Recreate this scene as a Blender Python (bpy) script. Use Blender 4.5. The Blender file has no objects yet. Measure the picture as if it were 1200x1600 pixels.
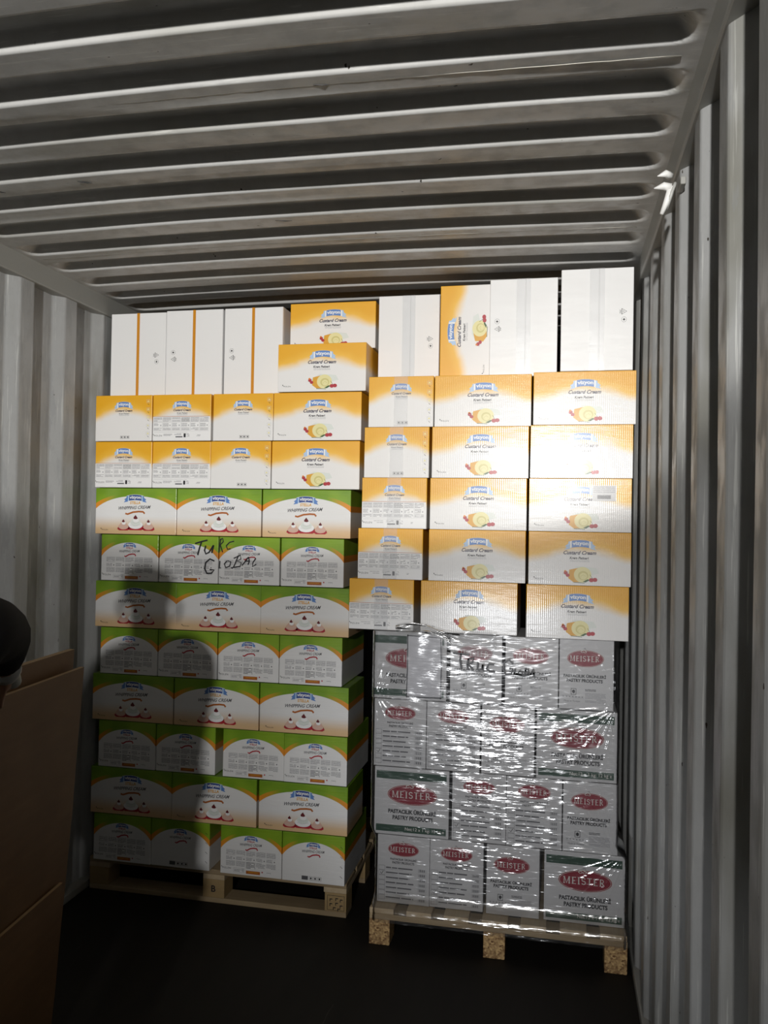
import bpy, bmesh, math, random
import numpy as np
from mathutils import Vector, Matrix, noise
random.seed(7)
C = bpy.context.scene.collection
scene = bpy.context.scene

# ---------------------------------------------------------------- camera
F_PX, YAW, PITCH, ROLL = 1298.0, -0.20874, 0.012726, 0.016784
cam_d = bpy.data.cameras.new('camera'); cam = bpy.data.objects.new('camera', cam_d); C.objects.link(cam)
fwd = Vector((math.sin(YAW)*math.cos(PITCH), math.cos(YAW)*math.cos(PITCH), math.sin(PITCH)))
rgt = Vector((math.cos(YAW), -math.sin(YAW), 0)); upv = rgt.cross(fwd)
r2 = rgt*math.cos(ROLL) + upv*math.sin(ROLL); u2 = upv*math.cos(ROLL) - rgt*math.sin(ROLL)
M = Matrix((r2, u2, -fwd)).transposed().to_4x4(); M.translation = Vector((2.0676, 0, 1.6759))
cam.matrix_world = M
cam_d.sensor_fit = 'VERTICAL'; cam_d.sensor_height = 36.0; cam_d.lens = F_PX*36/1600
cam_d.clip_start = 0.05; cam_d.clip_end = 60
scene.camera = cam

# ---------------------------------------------------------------- world, lamps, exposure
world = bpy.data.worlds.new('world'); scene.world = world; world.use_nodes = True
world.node_tree.nodes['Background'].inputs[0].default_value = (0.75, 0.85, 1.0, 1)
world.node_tree.nodes['Background'].inputs[1].default_value = 0.006
def spot(name, loc, target, power, size, blend, radius, col):
    d = bpy.data.lights.new(name, 'SPOT'); d.energy = power; d.spot_size = math.radians(size)
    d.spot_blend = blend; d.shadow_soft_size = radius; d.color = col
    o = bpy.data.objects.new(name, d); C.objects.link(o); o.location = loc
    o.rotation_euler = (Vector(target)-Vector(loc)).to_track_quat('-Z', 'Y').to_euler()
    return o
# a hooded high beam with its cut-off about 7 degrees below the horizon, and a wide beam beside it
spot('work_lamp', (1.94, -3.0, 2.38), (1.94-.15, -2.0, 2.38+.79), 830, 92, 0.06, 0.05, (1.0, 0.98, 0.94))
spot('wide_work_lamp', (1.94, -3.0, 2.33), (1.50, 3.3, 1.9), 520, 50, 1.0, 0.06, (1.0, 0.98, 0.95))
spot('low_work_lamp', (1.42, -3.0, 0.70), (1.86, 3.3, 0.72), 300, 20, 1.0, 0.06, (0.95, 0.97, 1.0))
scene.view_settings.view_transform = 'Standard'; scene.view_settings.look = 'None'
scene.view_settings.exposure = 0.0; scene.view_settings.gamma = 1.0
scene.view_settings.use_curve_mapping = False

# ---------------------------------------------------------------- materials
def newmat(name):
    m = bpy.data.materials.new(name); m.use_nodes = True
    nt = m.node_tree; b = nt.nodes['Principled BSDF']; return m, nt, b
def N(nt, t, **kw):
    n = nt.nodes.new(t)
    for k, v in kw.items(): setattr(n, k, v)
    return n
def plain(name, col, rough=0.5, metal=0.0, spec=0.5, coat=0.0):
    m, nt, b = newmat(name)
    b.inputs['Base Color'].default_value = (*col, 1); b.inputs['Roughness'].default_value = rough
    b.inputs['Metallic'].default_value = metal; b.inputs['Specular IOR Level'].default_value = spec
    b.inputs['Coat Weight'].default_value = coat; b.inputs['Coat Roughness'].default_value = 0.15
    return m
def mathn(nt, op, a=None, b=None, c=None, clamp=False):
    n = N(nt, 'ShaderNodeMath', operation=op); n.use_clamp = clamp
    for i, v in enumerate((a, b, c)):
        if v is None: continue
        if isinstance(v, (int, float)): n.inputs[i].default_value = v
        else: nt.links.new(v, n.inputs[i])
    return n.outputs[0]
def mixc(nt, f, a, b):
    n = N(nt, 'ShaderNodeMix', data_type='RGBA')
    if isinstance(f, (int, float)): n.inputs[0].default_value = f
    else: nt.links.new(f, n.inputs[0])
    for s, v in ((6, a), (7, b)):
        if isinstance(v, tuple): n.inputs[s].default_value = (*v, 1)
        else: nt.links.new(v, n.inputs[s])
    return n.outputs[2]
def smooth(nt, v, lo, hi):
    n = N(nt, 'ShaderNodeMapRange', interpolation_type='SMOOTHSTEP')
    nt.links.new(v, n.inputs[0]); n.inputs[1].default_value = lo; n.inputs[2].default_value = hi
    return n.outputs[0]
def noise_n(nt, vec, scale, detail=3, rough=0.5, mapscale=None, rot=None):
    if mapscale:
        mp = N(nt, 'ShaderNodeMapping'); nt.links.new(vec, mp.inputs[0]); mp.inputs['Scale'].default_value = mapscale
        if rot: mp.inputs['Rotation'].default_value = rot
        vec = mp.outputs[0]
    n = N(nt, 'ShaderNodeTexNoise'); nt.links.new(vec, n.inputs['Vector'])
    n.inputs['Scale'].default_value = scale; n.inputs['Detail'].default_value = detail; n.inputs['Roughness'].default_value = rough
    return n.outputs[0]
def bump(nt, b, h, strength, dist, coat=False):
    n = N(nt, 'ShaderNodeBump'); n.inputs['Strength'].default_value = strength; n.inputs['Distance'].default_value = dist
    nt.links.new(h, n.inputs['Height']); nt.links.new(n.outputs[0], b.inputs['Normal'])
    if coat: nt.links.new(n.outputs[0], b.inputs['Coat Normal'])

def steel_paint(name, base, streak_axis):
    m, nt, b = newmat(name)
    tc = N(nt, 'ShaderNodeTexCoord'); P = tc.outputs['Object']
    ms = (1, 2.2, 0.35) if streak_axis == 'z' else (0.4, 3, 1)
    stain = smooth(nt, noise_n(nt, P, 2.2, 5, 0.6, ms), 0.50, 0.68)
    col = mixc(nt, mathn(nt, 'MULTIPLY', stain, 0.55), base, (base[0]*0.62, base[1]*0.61, base[2]*0.54))
    fine = smooth(nt, noise_n(nt, P, 14, 6, 0.7, (1, 1, 0.5)), 0.42, 0.62)
    col = mixc(nt, mathn(nt, 'MULTIPLY', fine, 0.18), col, (base[0]*0.6, base[1]*0.6, base[2]*0.58))
    scr = smooth(nt, noise_n(nt, P, 9, 4, 0.65, (4, 14, 0.35) if streak_axis == 'z' else (0.6, 12, 4)), 0.60, 0.66)
    col = mixc(nt, mathn(nt, 'MULTIPLY', scr, 0.6 if streak_axis == 'z' else 0.3), col, (base[0]*1.6, base[1]*1.6, base[2]*1.55))
    if streak_axis == 'z':
        smear = smooth(nt, noise_n(nt, P, 1.3, 4, 0.62, (1, 1.6, 0.6)), 0.55, 0.66)
        col = mixc(nt, mathn(nt, 'MULTIPLY', smear, 0.6), col, (base[0]*0.42, base[1]*0.40, base[2]*0.31))
        worn = smooth(nt, noise_n(nt, P, 4.5, 5, 0.7, (1, 3.0, 0.5)), 0.56, 0.60)
        col = mixc(nt, mathn(nt, 'MULTIPLY', worn, 0.35), col, (base[0]*0.68, base[1]*0.7, base[2]*0.72))
    spot_ = smooth(nt, noise_n(nt, P, 38, 2, 0.5, (1, 1.6, 0.7)), 0.755, 0.78)
    col = mixc(nt, spot_, col, (0.04, 0.033, 0.026))
    nt.links.new(col, b.inputs['Base Color'])
    b.inputs['Roughness'].default_value = 0.48
    nt.links.new(mathn(nt, 'ADD', mathn(nt, 'MULTIPLY', fine, 0.2), 0.38), b.inputs['Roughness'])
    bump(nt, b, noise_n(nt, P, 6, 4, 0.5), 0.25, 0.01)
    return m
M_wall = steel_paint('grey_wall_paint', (0.36, 0.365, 0.365), 'z')
M_ceil = steel_paint('grey_roof_paint', (0.52, 0.52, 0.51), 'x')
M_rail = plain('rail_paint', (0.30, 0.30, 0.28), 0.5)
M_weld = plain('weld_bead', (0.25, 0.24, 0.21), 0.35, 0.3)

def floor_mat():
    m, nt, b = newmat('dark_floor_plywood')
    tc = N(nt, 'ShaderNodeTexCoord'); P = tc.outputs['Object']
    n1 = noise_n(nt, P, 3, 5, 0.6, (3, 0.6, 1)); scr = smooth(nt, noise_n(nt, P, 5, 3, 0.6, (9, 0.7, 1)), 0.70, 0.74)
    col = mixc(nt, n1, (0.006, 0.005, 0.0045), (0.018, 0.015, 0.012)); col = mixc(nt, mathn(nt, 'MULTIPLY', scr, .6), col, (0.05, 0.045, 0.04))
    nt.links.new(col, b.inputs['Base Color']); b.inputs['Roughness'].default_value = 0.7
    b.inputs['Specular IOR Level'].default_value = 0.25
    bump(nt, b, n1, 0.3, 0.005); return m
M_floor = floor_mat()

def wood(name, c1, c2, scale=(1, 12, 12), rough=0.7):
    m, nt, b = newmat(name)
    tc = N(nt, 'ShaderNodeTexCoord'); P = tc.outputs['Object']
    n1 = noise_n(nt, P, 4, 5, 0.6, scale)
    n2 = smooth(nt, noise_n(nt, P, 3, 3, 0.5), 0.4, 0.7)
    col = mixc(nt, n1, c1, c2); col = mixc(nt, mathn(nt, 'MULTIPLY', n2, .35), col, (c1[0]*.6, c1[1]*.55, c1[2]*.5))
    nt.links.new(col, b.inputs['Base Color']); b.inputs['Roughness'].default_value = rough
    bump(nt, b, n1, 0.3, 0.002); return m
M_deck = wood('pale_pallet_board', (0.28, 0.20, 0.11), (0.46, 0.36, 0.22))
M_deckz = wood('pale_pallet_board_lengthwise', (0.40, 0.30, 0.18), (0.60, 0.48, 0.32), (12, 1, 12))
M_blockwood = wood('pallet_block_wood', (0.30, 0.20, 0.09), (0.44, 0.32, 0.15), (3, 3, 8))
M_ply = wood('brown_plywood', (0.13, 0.065, 0.025), (0.20, 0.11, 0.045), (8, 1, 8), 0.6)
M_plyedge = wood('pale_plywood_edge', (0.30, 0.2, 0.10), (0.4, 0.28, 0.15), (1, 1, 30), 0.7)
def chip():
    m, nt, b = newmat('pressed_chip_block')
    tc = N(nt, 'ShaderNodeTexCoord'); v = N(nt, 'ShaderNodeTexVoronoi'); v.inputs['Scale'].default_value = 130
    nt.links.new(tc.outputs['Object'], v.inputs['Vector'])
    sep = N(nt, 'ShaderNodeSeparateColor'); nt.links.new(v.outputs['Color'], sep.inputs[0])
    col = mixc(nt, sep.outputs[0], (0.16, 0.08, 0.03), (0.60, 0.40, 0.18)); nt.links.new(col, b.inputs['Base Color'])
    b.inputs['Roughness'].default_value = 0.7; bump(nt, b, v.outputs['Distance'], 0.5, 0.004); return m
M_chip = chip()

def carton_base(name, ridges):
    m, nt, b = newmat(name)
    tc = N(nt, 'ShaderNodeTexCoord'); G = tc.outputs['Generated']; P = tc.outputs['Object']
    sx = N(nt, 'ShaderNodeSeparateXYZ'); nt.links.new(G, sx.inputs[0])
    b.inputs['Roughness'].default_value = 0.42
    return m, nt, b, P, sx
def surf(nt, b, P, kind):
    """lamination gloss with the corrugated board telegraphing through, or film wrinkles"""
    if kind == 'ridge':
        w = N(nt, 'ShaderNodeTexWave', wave_type='BANDS', bands_direction='X'); w.inputs['Scale'].default_value = 42
        w.inputs['Distortion'].default_value = 1.2; w.inputs['Detail'].default_value = 1.5; w.inputs['Detail Scale'].default_value = 0.8
        nt.links.new(P, w.inputs['Vector'])
        hn = noise_n(nt, P, 9, 4, 0.6, (1, 1, 5))
        h = mathn(nt, 'ADD', mathn(nt, 'MULTIPLY', w.outputs['Fac'], 0.5), mathn(nt, 'MULTIPLY', hn, 2.2))
        bump(nt, b, h, 0.3, 0.0006, True)
        b.inputs['Coat Weight'].default_value = 0.5; b.inputs['Coat Roughness'].default_value = 0.15
    elif kind == 'film':
        hn = noise_n(nt, P, 7, 4, 0.6, (0.7, 1, 9)); h2 = noise_n(nt, P, 3, 2, 0.5)
        h = mathn(nt, 'ADD', hn, mathn(nt, 'MULTIPLY', h2, 3))
        bump(nt, b, h, 0.5, 0.0022, True)
        b.inputs['Coat Weight'].default_value = 0.7; b.inputs['Coat Roughness'].default_value = 0.16
    else:
        bump(nt, b, noise_n(nt, P, 5, 3, 0.5), 0.3, 0.003)
        b.inputs['Coat Weight'].default_value = 0.15; b.inputs['Coat Roughness'].default_value = 0.3
def custard_mat(kind):
    m, nt, b, P, sx = carton_base('custard_carton_'+kind, True)
    u = mathn(nt, 'ABSOLUTE', mathn(nt, 'SUBTRACT', sx.outputs[0], 0.5))
    wob = mathn(nt, 'MULTIPLY', mathn(nt, 'SUBTRACT', noise_n(nt, P, 11, 2, 0.5), 0.5), 0.16)
    vb = mathn(nt, 'ADD', mathn(nt, 'MULTIPLY', mathn(nt, 'POWER', mathn(nt, 'MULTIPLY', u, 2), 1.3), -0.22), 0.68)
    t = mathn(nt, 'ADD', mathn(nt, 'SUBTRACT', sx.outputs[2], vb), wob)
    f = smooth(nt, t, -0.09, 0.13)
    yel = mixc(nt, smooth(nt, t, 0.0, 0.3), (0.88, 0.52, 0.06), (0.80, 0.40, 0.012))
    col = mixc(nt, f, (0.80, 0.79, 0.78), yel); nt.links.new(col, b.inputs['Base Color'])
    surf(nt, b, P, kind); return m
M_cust = custard_mat('plain'); M_custr = custard_mat('ridge')
def whip_mat(name, vt, a, zc, bb, beige):
    m, nt, b, P, sx = carton_base(name, True)
    u = mathn(nt, 'DIVIDE', mathn(nt, 'SUBTRACT', sx.outputs[0], 0.5), a)
    w = mathn(nt, 'DIVIDE', mathn(nt, 'MAXIMUM', mathn(nt, 'SUBTRACT', sx.outputs[2], zc), 0), bb)
    e = mathn(nt, 'ADD', mathn(nt, 'MULTIPLY', u, u), mathn(nt, 'MULTIPLY', w, w))
    au = mathn(nt, 'ABSOLUTE', mathn(nt, 'SUBTRACT', sx.outputs[0], 0.5))
    white = (0.80, 0.80, 0.80)
    if beige:
        bg = smooth(nt, mathn(nt, 'SUBTRACT', 0.42, sx.outputs[2]), 0.0, 0.36)
        ins = mixc(nt, mathn(nt, 'MULTIPLY', bg, 0.9), white, (0.70, 0.45, 0.20))
    else: ins = white
    green = mixc(nt, smooth(nt, noise_n(nt, P, 6, 2, 0.5), 0.35, 0.65), (0.16, 0.31, 0.010), (0.24, 0.40, 0.018))
    rim = mathn(nt, 'MULTIPLY', smooth(nt, mathn(nt, 'SUBTRACT', 1.30, e), 0.0, 0.05), smooth(nt, au, 0.22, 0.48))
    out = mixc(nt, rim, green, (0.75, 0.28, 0.02))
    col = mixc(nt, smooth(nt, e, 0.99, 1.02), ins, out); nt.links.new(col, b.inputs['Base Color'])
    surf(nt, b, P, 'film'); return m
M_whipf = whip_mat('whipping_carton_picture', .17, 0.56, 0.30, 0.53, True)
M_whips = whip_mat('whipping_carton_table', .2, 0.56, 0.25, 0.58, False)
def meister_mat():
    m, nt, b, P, sx = carton_base('white_pastry_carton', True)
    b.inputs['Base Color'].default_value = (0.50, 0.50, 0.51, 1); surf(nt, b, P, 'plain'); return m
M_meis = meister_mat()
def white_carton():
    m, nt, b, P, sx = carton_base('white_flap_board', True)
    b.inputs['Base Color'].default_value = (0.82, 0.82, 0.82, 1)
    h = noise_n(nt, P, 4, 3, 0.55, (1, 1, 3)); bump(nt, b, h, 0.35, 0.004, True)
    b.inputs['Coat Weight'].default_value = 0.35; b.inputs['Coat Roughness'].default_value = 0.3; return m
M_white = white_carton()
M_lying = newmat('lying_custard_carton')
def lying():   # a custard carton lying with its bottom forwards: its printed top half is at the rear
    m, nt, b = M_lying
    tc = N(nt, 'ShaderNodeTexCoord'); sx = N(nt, 'ShaderNodeSeparateXYZ'); nt.links.new(tc.outputs['Generated'], sx.inputs[0])
    col = mixc(nt, smooth(nt, sx.outputs[1], 0.45, 0.7), (0.82, 0.82, 0.82), (0.80, 0.42, 0.02))
    nt.links.new(col, b.inputs['Base Color']); b.inputs['Roughness'].default_value = 0.4; return m
M_lying = lying()
I_ = lambda n, c, r=0.4: plain('ink_'+n, c, r, coat=0.25)
K = dict(blue=I_('blue', (0.11, 0.24, 0.56)), lblue=I_('light_blue', (0.42, 0.58, 0.80)), dblue=I_('dark_blue', (0.035, 0.08, 0.30)),
         white=I_('white', (0.85, 0.85, 0.85)), black=I_('black', (0.015, 0.015, 0.02)), navy=I_('navy', (0.03, 0.03, 0.07)),
         grey=I_('grey', (0.30, 0.30, 0.32)), lgrey=I_('light_grey', (0.52, 0.52, 0.53)), orange=I_('orange', (0.75, 0.25, 0.02)),
         brown=I_('brown', (0.42, 0.12, 0.02)), cream=I_('cream', (0.78, 0.72, 0.36)), dcream=I_('dark_cream', (0.62, 0.56, 0.22)),
         red=I_('red', (0.42, 0.015, 0.03)), dred=I_('dark_red', (0.13, 0.01, 0.015)), gold=I_('gold', (0.70, 0.35, 0.02)),
         leaf=I_('leaf', (0.04, 0.10, 0.02)), pearl=I_('pearl', (0.70, 0.74, 0.70)), pink=I_('pink', (0.66, 0.42, 0.33)), mgreen=I_('bottle_green', (0.012, 0.05, 0.03)),
         mred=I_('logo_red', (0.22, 0.006, 0.022)), silver=I_('silver', (0.6, 0.58, 0.55)), dgrey=I_('dark_grey', (0.10, 0.10, 0.11)))
M_tape_or = plain('orange_tape', (0.62, 0.25, 0.01), 0.3, coat=0.5)
def film_mat(name, sc=1.0, dens=0.012, rough=0.15, tint=0.95, gl_=4.0):
    m = bpy.data.materials.new(name); m.use_nodes = True; nt = m.node_tree; nt.nodes.clear()
    out = N(nt, 'ShaderNodeOutputMaterial'); tr = N(nt, 'ShaderNodeBsdfTransparent'); gl = N(nt, 'ShaderNodeBsdfGlossy'); df = N(nt, 'ShaderNodeBsdfDiffuse')
    gl.inputs['Roughness'].default_value = rough; df.inputs['Color'].default_value = (0.75, 0.76, 0.78, 1)
    tr.inputs['Color'].default_value = (tint, tint, tint, 1)
    tc = N(nt, 'ShaderNodeTexCoord'); P = tc.outputs['Object']
    h1 = noise_n(nt, P, 5.5, 2, 0.5, (2.2, 1, 24), (0, 0.04, 0)); h2 = noise_n(nt, P, 14, 2, 0.5, (1.6, 1, 6), (0, -0.09, 0)); h3 = noise_n(nt, P, 12, 1, 0.5)
    h = mathn(nt, 'ADD', mathn(nt, 'MULTIPLY', h1, 1.0), mathn(nt, 'ADD', mathn(nt, 'MULTIPLY', h2, 0.6), mathn(nt, 'MULTIPLY', h3, 3.6)))
    bp = N(nt, 'ShaderNodeBump'); bp.inputs['Strength'].default_value = 1.0; bp.inputs['Distance'].default_value = 0.0015*sc
    nt.links.new(h, bp.inputs['Height']); nt.links.new(bp.outputs[0], gl.inputs['Normal'])
    sp = N(nt, 'ShaderNodeSeparateXYZ'); nt.links.new(P, sp.inputs[0])      # taut and smooth over the top right cartons, crinkled elsewhere
    taut = mathn(nt, 'MULTIPLY', smooth(nt, sp.outputs[2], 0.92, 1.04), smooth(nt, sp.outputs[0], 1.58, 1.74))
    edge = smooth(nt, mathn(nt, 'ABSOLUTE', mathn(nt, 'SUBTRACT', sp.outputs[0], 1.83)), 0.22, 0.5)
    cr = mathn(nt, 'SUBTRACT', mathn(nt, 'SUBTRACT', 1.0, mathn(nt, 'MULTIPLY', taut, 0.8)), mathn(nt, 'MULTIPLY', edge, 0.25))
    nt.links.new(mathn(nt, 'MULTIPLY', cr, 1.0, clamp=True), bp.inputs['Strength'])
    fr = N(nt, 'ShaderNodeFresnel'); fr.inputs[0].default_value = 1.5; nt.links.new(bp.outputs[0], fr.inputs['Normal'])
    m1 = N(nt, 'ShaderNodeMixShader'); m1.inputs[0].default_value = dens; nt.links.new(tr.outputs[0], m1.inputs[1]); nt.links.new(df.outputs[0], m1.inputs[2])
    m2 = N(nt, 'ShaderNodeMixShader'); nt.links.new(mathn(nt, 'MULTIPLY', fr.outputs[0], mathn(nt, 'MULTIPLY', mathn(nt, 'SUBTRACT', 1.0, mathn(nt, 'MULTIPLY', taut, 0.8)), gl_), clamp=True), m2.inputs[0]); nt.links.new(m1.outputs[0], m2.inputs[1]); nt.links.new(gl.outputs[0], m2.inputs[2])
    nt.links.new(m2.outputs[0], out.inputs[0]); return m
M_film = film_mat('clear_stretch_film'); M_tapec = film_mat('clear_packing_tape', 0.2, 0.10, 0.25, 0.985, 1.0)
M_pouchp = plain('white_paper', (0.55, 0.55, 0.58), 0.4, coat=0.3)
M_jacket = plain('black_jacket_cloth', (0.008, 0.008, 0.010), 0.9, spec=0.1)
M_trouser = plain('dark_trouser_cloth', (0.012, 0.013, 0.018), 0.9, spec=0.1)
M_skin = plain('skin', (0.42, 0.24, 0.16), 0.5); M_hair = plain('dark_hair', (0.01, 0.008, 0.006), 0.6)
M_glove = plain('grey_work_glove', (0.35, 0.36, 0.33), 0.75); M_cuff = plain('pale_cuff', (0.55, 0.56, 0.55), 0.6)
M_eye = plain('eye_white', (0.7, 0.7, 0.68), 0.2); M_shoe = plain('black_shoe', (0.01, 0.01, 0.01), 0.5); M_lip = plain('lips', (0.35, 0.13, 0.10), 0.5)
M_ringsteel = plain('painted_lashing_ring', (0.42, 0.42, 0.40), 0.45); M_whiteplastic = plain('white_knotted_strap', (0.78, 0.78, 0.76), 0.5)
M_dark = plain('cable_rubber', (0.01, 0.01, 0.01), 0.5)
def paint_edge_mat():
    return plain('seam_shadow_gap', (0.25, 0.24, 0.22), 0.8)

# ---------------------------------------------------------------- mesh helpers
class MB:
    def __init__(s): s.v = []; s.f = []; s.m = []; s.mats = []
    def mi(s, mat):
        if mat not in s.mats: s.mats.append(mat)
        return s.mats.index(mat)
    def add(s, vs, fs, mat):
        o = len(s.v); s.v += [tuple(v) for v in vs]; i = s.mi(mat)
        for f in fs: s.f.append(tuple(o+k for k in f)); s.m.append(i)
    def box(s, x0, x1, y0, y1, z0, z1, mat, bev=0.0):
        if bev <= 0:
            vs = [(x, y, z) for z in (z0, z1) for y in (y0, y1) for x in (x0, x1)]
            s.add(vs, [(0, 2, 3, 1), (4, 5, 7, 6), (0, 1, 5, 4), (2, 6, 7, 3), (0, 4, 6, 2), (1, 3, 7, 5)], mat); return
        bm = bmesh.new(); bmesh.ops.create_cube(bm, size=1)
        for v in bm.verts:
            v.co = ((x0+x1)/2+v.co.x*(x1-x0), (y0+y1)/2+v.co.y*(y1-y0), (z0+z1)/2+v.co.z*(z1-z0))
        bmesh.ops.bevel(bm, geom=bm.edges[:], offset=bev, segments=2, profile=0.5, affect='EDGES')
        bm.verts.index_update()
        s.add([v.co[:] for v in bm.verts], [[v.index for v in f.verts] for f in bm.faces], mat); bm.free()
    def tube(s, pts, r, mat, n=10, closed=False):
        pts = [Vector(p) for p in pts]; rs = r if isinstance(r, (list, tuple)) else [r]*len(pts)
        rings = []; up = Vector((0.13, 0.21, 0.97)).normalized(); L = len(pts)
        for i, p in enumerate(pts):
            a = pts[(i-1) % L] if (closed or i > 0) else p; b = pts[(i+1) % L] if (closed or i < L-1) else p
            t = (b-a).normalized(); e1 = t.cross(up)
            if e1.length < 1e-3: e1 = t.cross(Vector((1, 0, 0)))
            e1.normalize(); e2 = t.cross(e1)
            rings.append([p+(e1*math.cos(2*math.pi*k/n)+e2*math.sin(2*math.pi*k/n))*rs[i] for k in range(n)])
        vs = [v for rg in rings for v in rg]; fs = []
        for i in range(L if closed else L-1):
            j = (i+1) % L
            for k in range(n): fs.append((i*n+k, i*n+(k+1) % n, j*n+(k+1) % n, j*n+k))
        if not closed: fs += [tuple(range(n-1, -1, -1)), tuple((L-1)*n+k for k in range(n))]
        s.add(vs, fs, mat)
    def mesh(s, name, smooth=False):
        me = bpy.data.meshes.new(name); me.from_pydata(s.v, [], s.f)
        for m in s.mats: me.materials.append(m)
        me.polygons.foreach_set('material_index', s.m)
        if smooth: me.polygons.foreach_set('use_smooth', [True]*len(s.f))
        me.update(); return me
def link(name, me, parent=None, loc=None, rot=None):
    o = bpy.data.objects.new(name, me); C.objects.link(o)
    if parent: o.parent = parent
    if loc: o.location = loc
    if rot: o.rotation_euler = rot
    return o
def struct(name, mb, smooth=False):
    o = link(name, mb.mesh(name, smooth)); o['kind'] = 'structure'; return o
def tag(o, label, cat, group=None):
    o['label'] = label; o['category'] = cat
    if group: o['group'] = group
    return o

_tc = {}
def text_geo(s, bold=0.0, shear=0.0, space=1.0):
    key = (s, bold, shear, space)
    if key in _tc: return _tc[key]
    cu = bpy.data.curves.new('t', 'FONT'); cu.body = s; cu.size = 1; cu.offset = bold; cu.shear = shear; cu.space_character = space; cu.resolution_u = 3
    o = bpy.data.objects.new('t', cu); C.objects.link(o)
    bpy.context.view_layer.update()
    dg = bpy.context.evaluated_depsgraph_get(); me = bpy.data.meshes.new_from_object(o.evaluated_get(dg))
    vs = np.array([v.co[:2] for v in me.vertices]) if len(me.vertices) else np.zeros((1, 2)); fs = [tuple(p.vertices) for p in me.polygons]
    lo = vs.min(0); hi = vs.max(0); vs = (vs-(lo+hi)/2); dims = hi-lo
    bpy.data.objects.remove(o); bpy.data.meshes.remove(me); bpy.data.curves.remove(cu)
    _tc[key] = (vs, fs, dims); return _tc[key]

class Face:
    """printing on the front (-y) face of a carton W x H, u rightwards, v downwards, both 0..1"""
    def __init__(s, mb, W, H, y): s.mb = mb; s.W = W; s.H = H; s.y = y
    def P(s, u, v, l): return ((u-.5)*s.W, s.y-0.00025*(l+1), (1-v)*s.H)
    def poly(s, pts, mat, l=0): s.mb.add([s.P(u, v, l) for u, v in pts], [tuple(range(len(pts)))[::-1]], K[mat] if isinstance(mat, str) else mat)
    def rect(s, u0, v0, u1, v1, mat, l=0): s.poly([(u0, v0), (u1, v0), (u1, v1), (u0, v1)], mat, l)
    def frame(s, u0, v0, u1, v1, t, mat, l=0):
        tu = t/s.W; tv = t/s.H
        s.rect(u0, v0, u1, v0+tv, mat, l); s.rect(u0, v1-tv, u1, v1, mat, l); s.rect(u0, v0+tv, u0+tu, v1-tv, mat, l); s.rect(u1-tu, v0+tv, u1, v1-tv, mat, l)
    def ell(s, u, v, ru, rv, mat, l=0, n=28, a0=0, a1=2*math.pi):
        s.poly([(u+ru*math.cos(a0+(a1-a0)*k/n), v+rv*math.sin(a0+(a1-a0)*k/n)) for k in range(n)], mat, l)
    def band(s, pts, w, mat, l=0):        # flat stroke of width w (m) along (u,v) points
        P = [np.array([u*s.W, v*s.H]) for u, v in pts]; Lf = []; Rt = []
        for i, p in enumerate(P):
            t = P[min(i+1, len(P)-1)]-P[max(i-1, 0)]; t = t/(np.linalg.norm(t)+1e-9); n = np.array([-t[1], t[0]])*w/2
            Lf.append(p+n); Rt.append(p-n)
        for i in range(len(P)-1):
            q = [Lf[i], Lf[i+1], Rt[i+1], Rt[i]]; s.poly([(a[0]/s.W, a[1]/s.H) for a in q][::-1], mat, l)
    def text(s, t, u, v, w, mat, l=1, h=None, bold=0.0, shear=0.0, rot=0.0, space=1.0, arc=0.0):
        vs, fs, d = text_geo(t, bold, shear, space); wm = w*s.W; k = wm/d[0]; kz = (h*s.H/d[1]) if h else k
        c, sn = math.cos(rot), math.sin(rot); out = []
        for x, z in vs:
            X = x*k; Z = z*kz - arc*(x/d[0]*2)**2*s.H
            X, Z = X*c-Z*sn, X*sn+Z*c
            out.append(((u-.5)*s.W+X, s.y-0.00025*(l+1), (1-v)*s.H+Z))
        s.mb.add(out, fs, K[mat])

rr = random.Random(3)
def ribbon(f, u, v, w, h, kind='light'):
    n = 14; us = [u-w/2+w*k/n for k in range(n+1)]
    A = lambda x: 0.26*h*((x-u)/(w/2))**2
    body = 'blue' if kind != 'dark' else 'dblue'; end = 'lblue' if kind != 'dark' else 'blue'
    for sg in (-1, 1):
        f.poly([(u+sg*w*.46, v-.10*h), (u+sg*w*.64, v+.42*h), (u+sg*w*.57, v+.55*h), (u+sg*w*.66, v+.95*h), (u+sg*w*.42, v+.78*h)][::sg], end, 1)
    for k in range(n):
        m_ = body
        if k in (1, n-2): m_ = 'white' if kind != 'dark' else 'lblue'
        if k in (0, n-1): m_ = end
        f.poly([(us[k], v-h/2+A(us[k])), (us[k+1], v-h/2+A(us[k+1])), (us[k+1], v+h/2+A(us[k+1])), (us[k], v+h/2+A(us[k]))], m_, 2)
    f.band([(x, v-h/2+A(x)-.04*h) for x in us], 0.0012, 'lgrey' if kind != 'dark' else 'white', 3)
    f.text('vizyon', u, v+.03*h, w*.66, 'white', 4, bold=0.035, arc=0.06*h, h=h*.72)
def smallprint(f, u0, v0, u1, v1, n, mat='grey', dense=0.75, l=1, th=0.45):
    for k in range(n):
        va = v0+(v1-v0)*k/n; x = u0
        while x < u1-0.005:
            L = rr.uniform(0.15, 0.6)*(u1-u0)
            x2 = min(u1, x+L)
            if rr.random() < dense: f.rect(x, va, x2, va+(v1-v0)/n*th, mat, l)
            x = x2+0.03*(u1-u0)
def polen(f, u, v, w):
    f.poly([(u, v-.02), (u+.012, v-.005), (u, v+.012)], 'black', 1); f.poly([(u+.014, v), (u+.02, v+.02), (u+.010, v+.02)], 'black', 1)
    f.text('POLEN', u+.02+w/2, v+.022, w, 'black', 1, shear=0.1, space=1.25)
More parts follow.
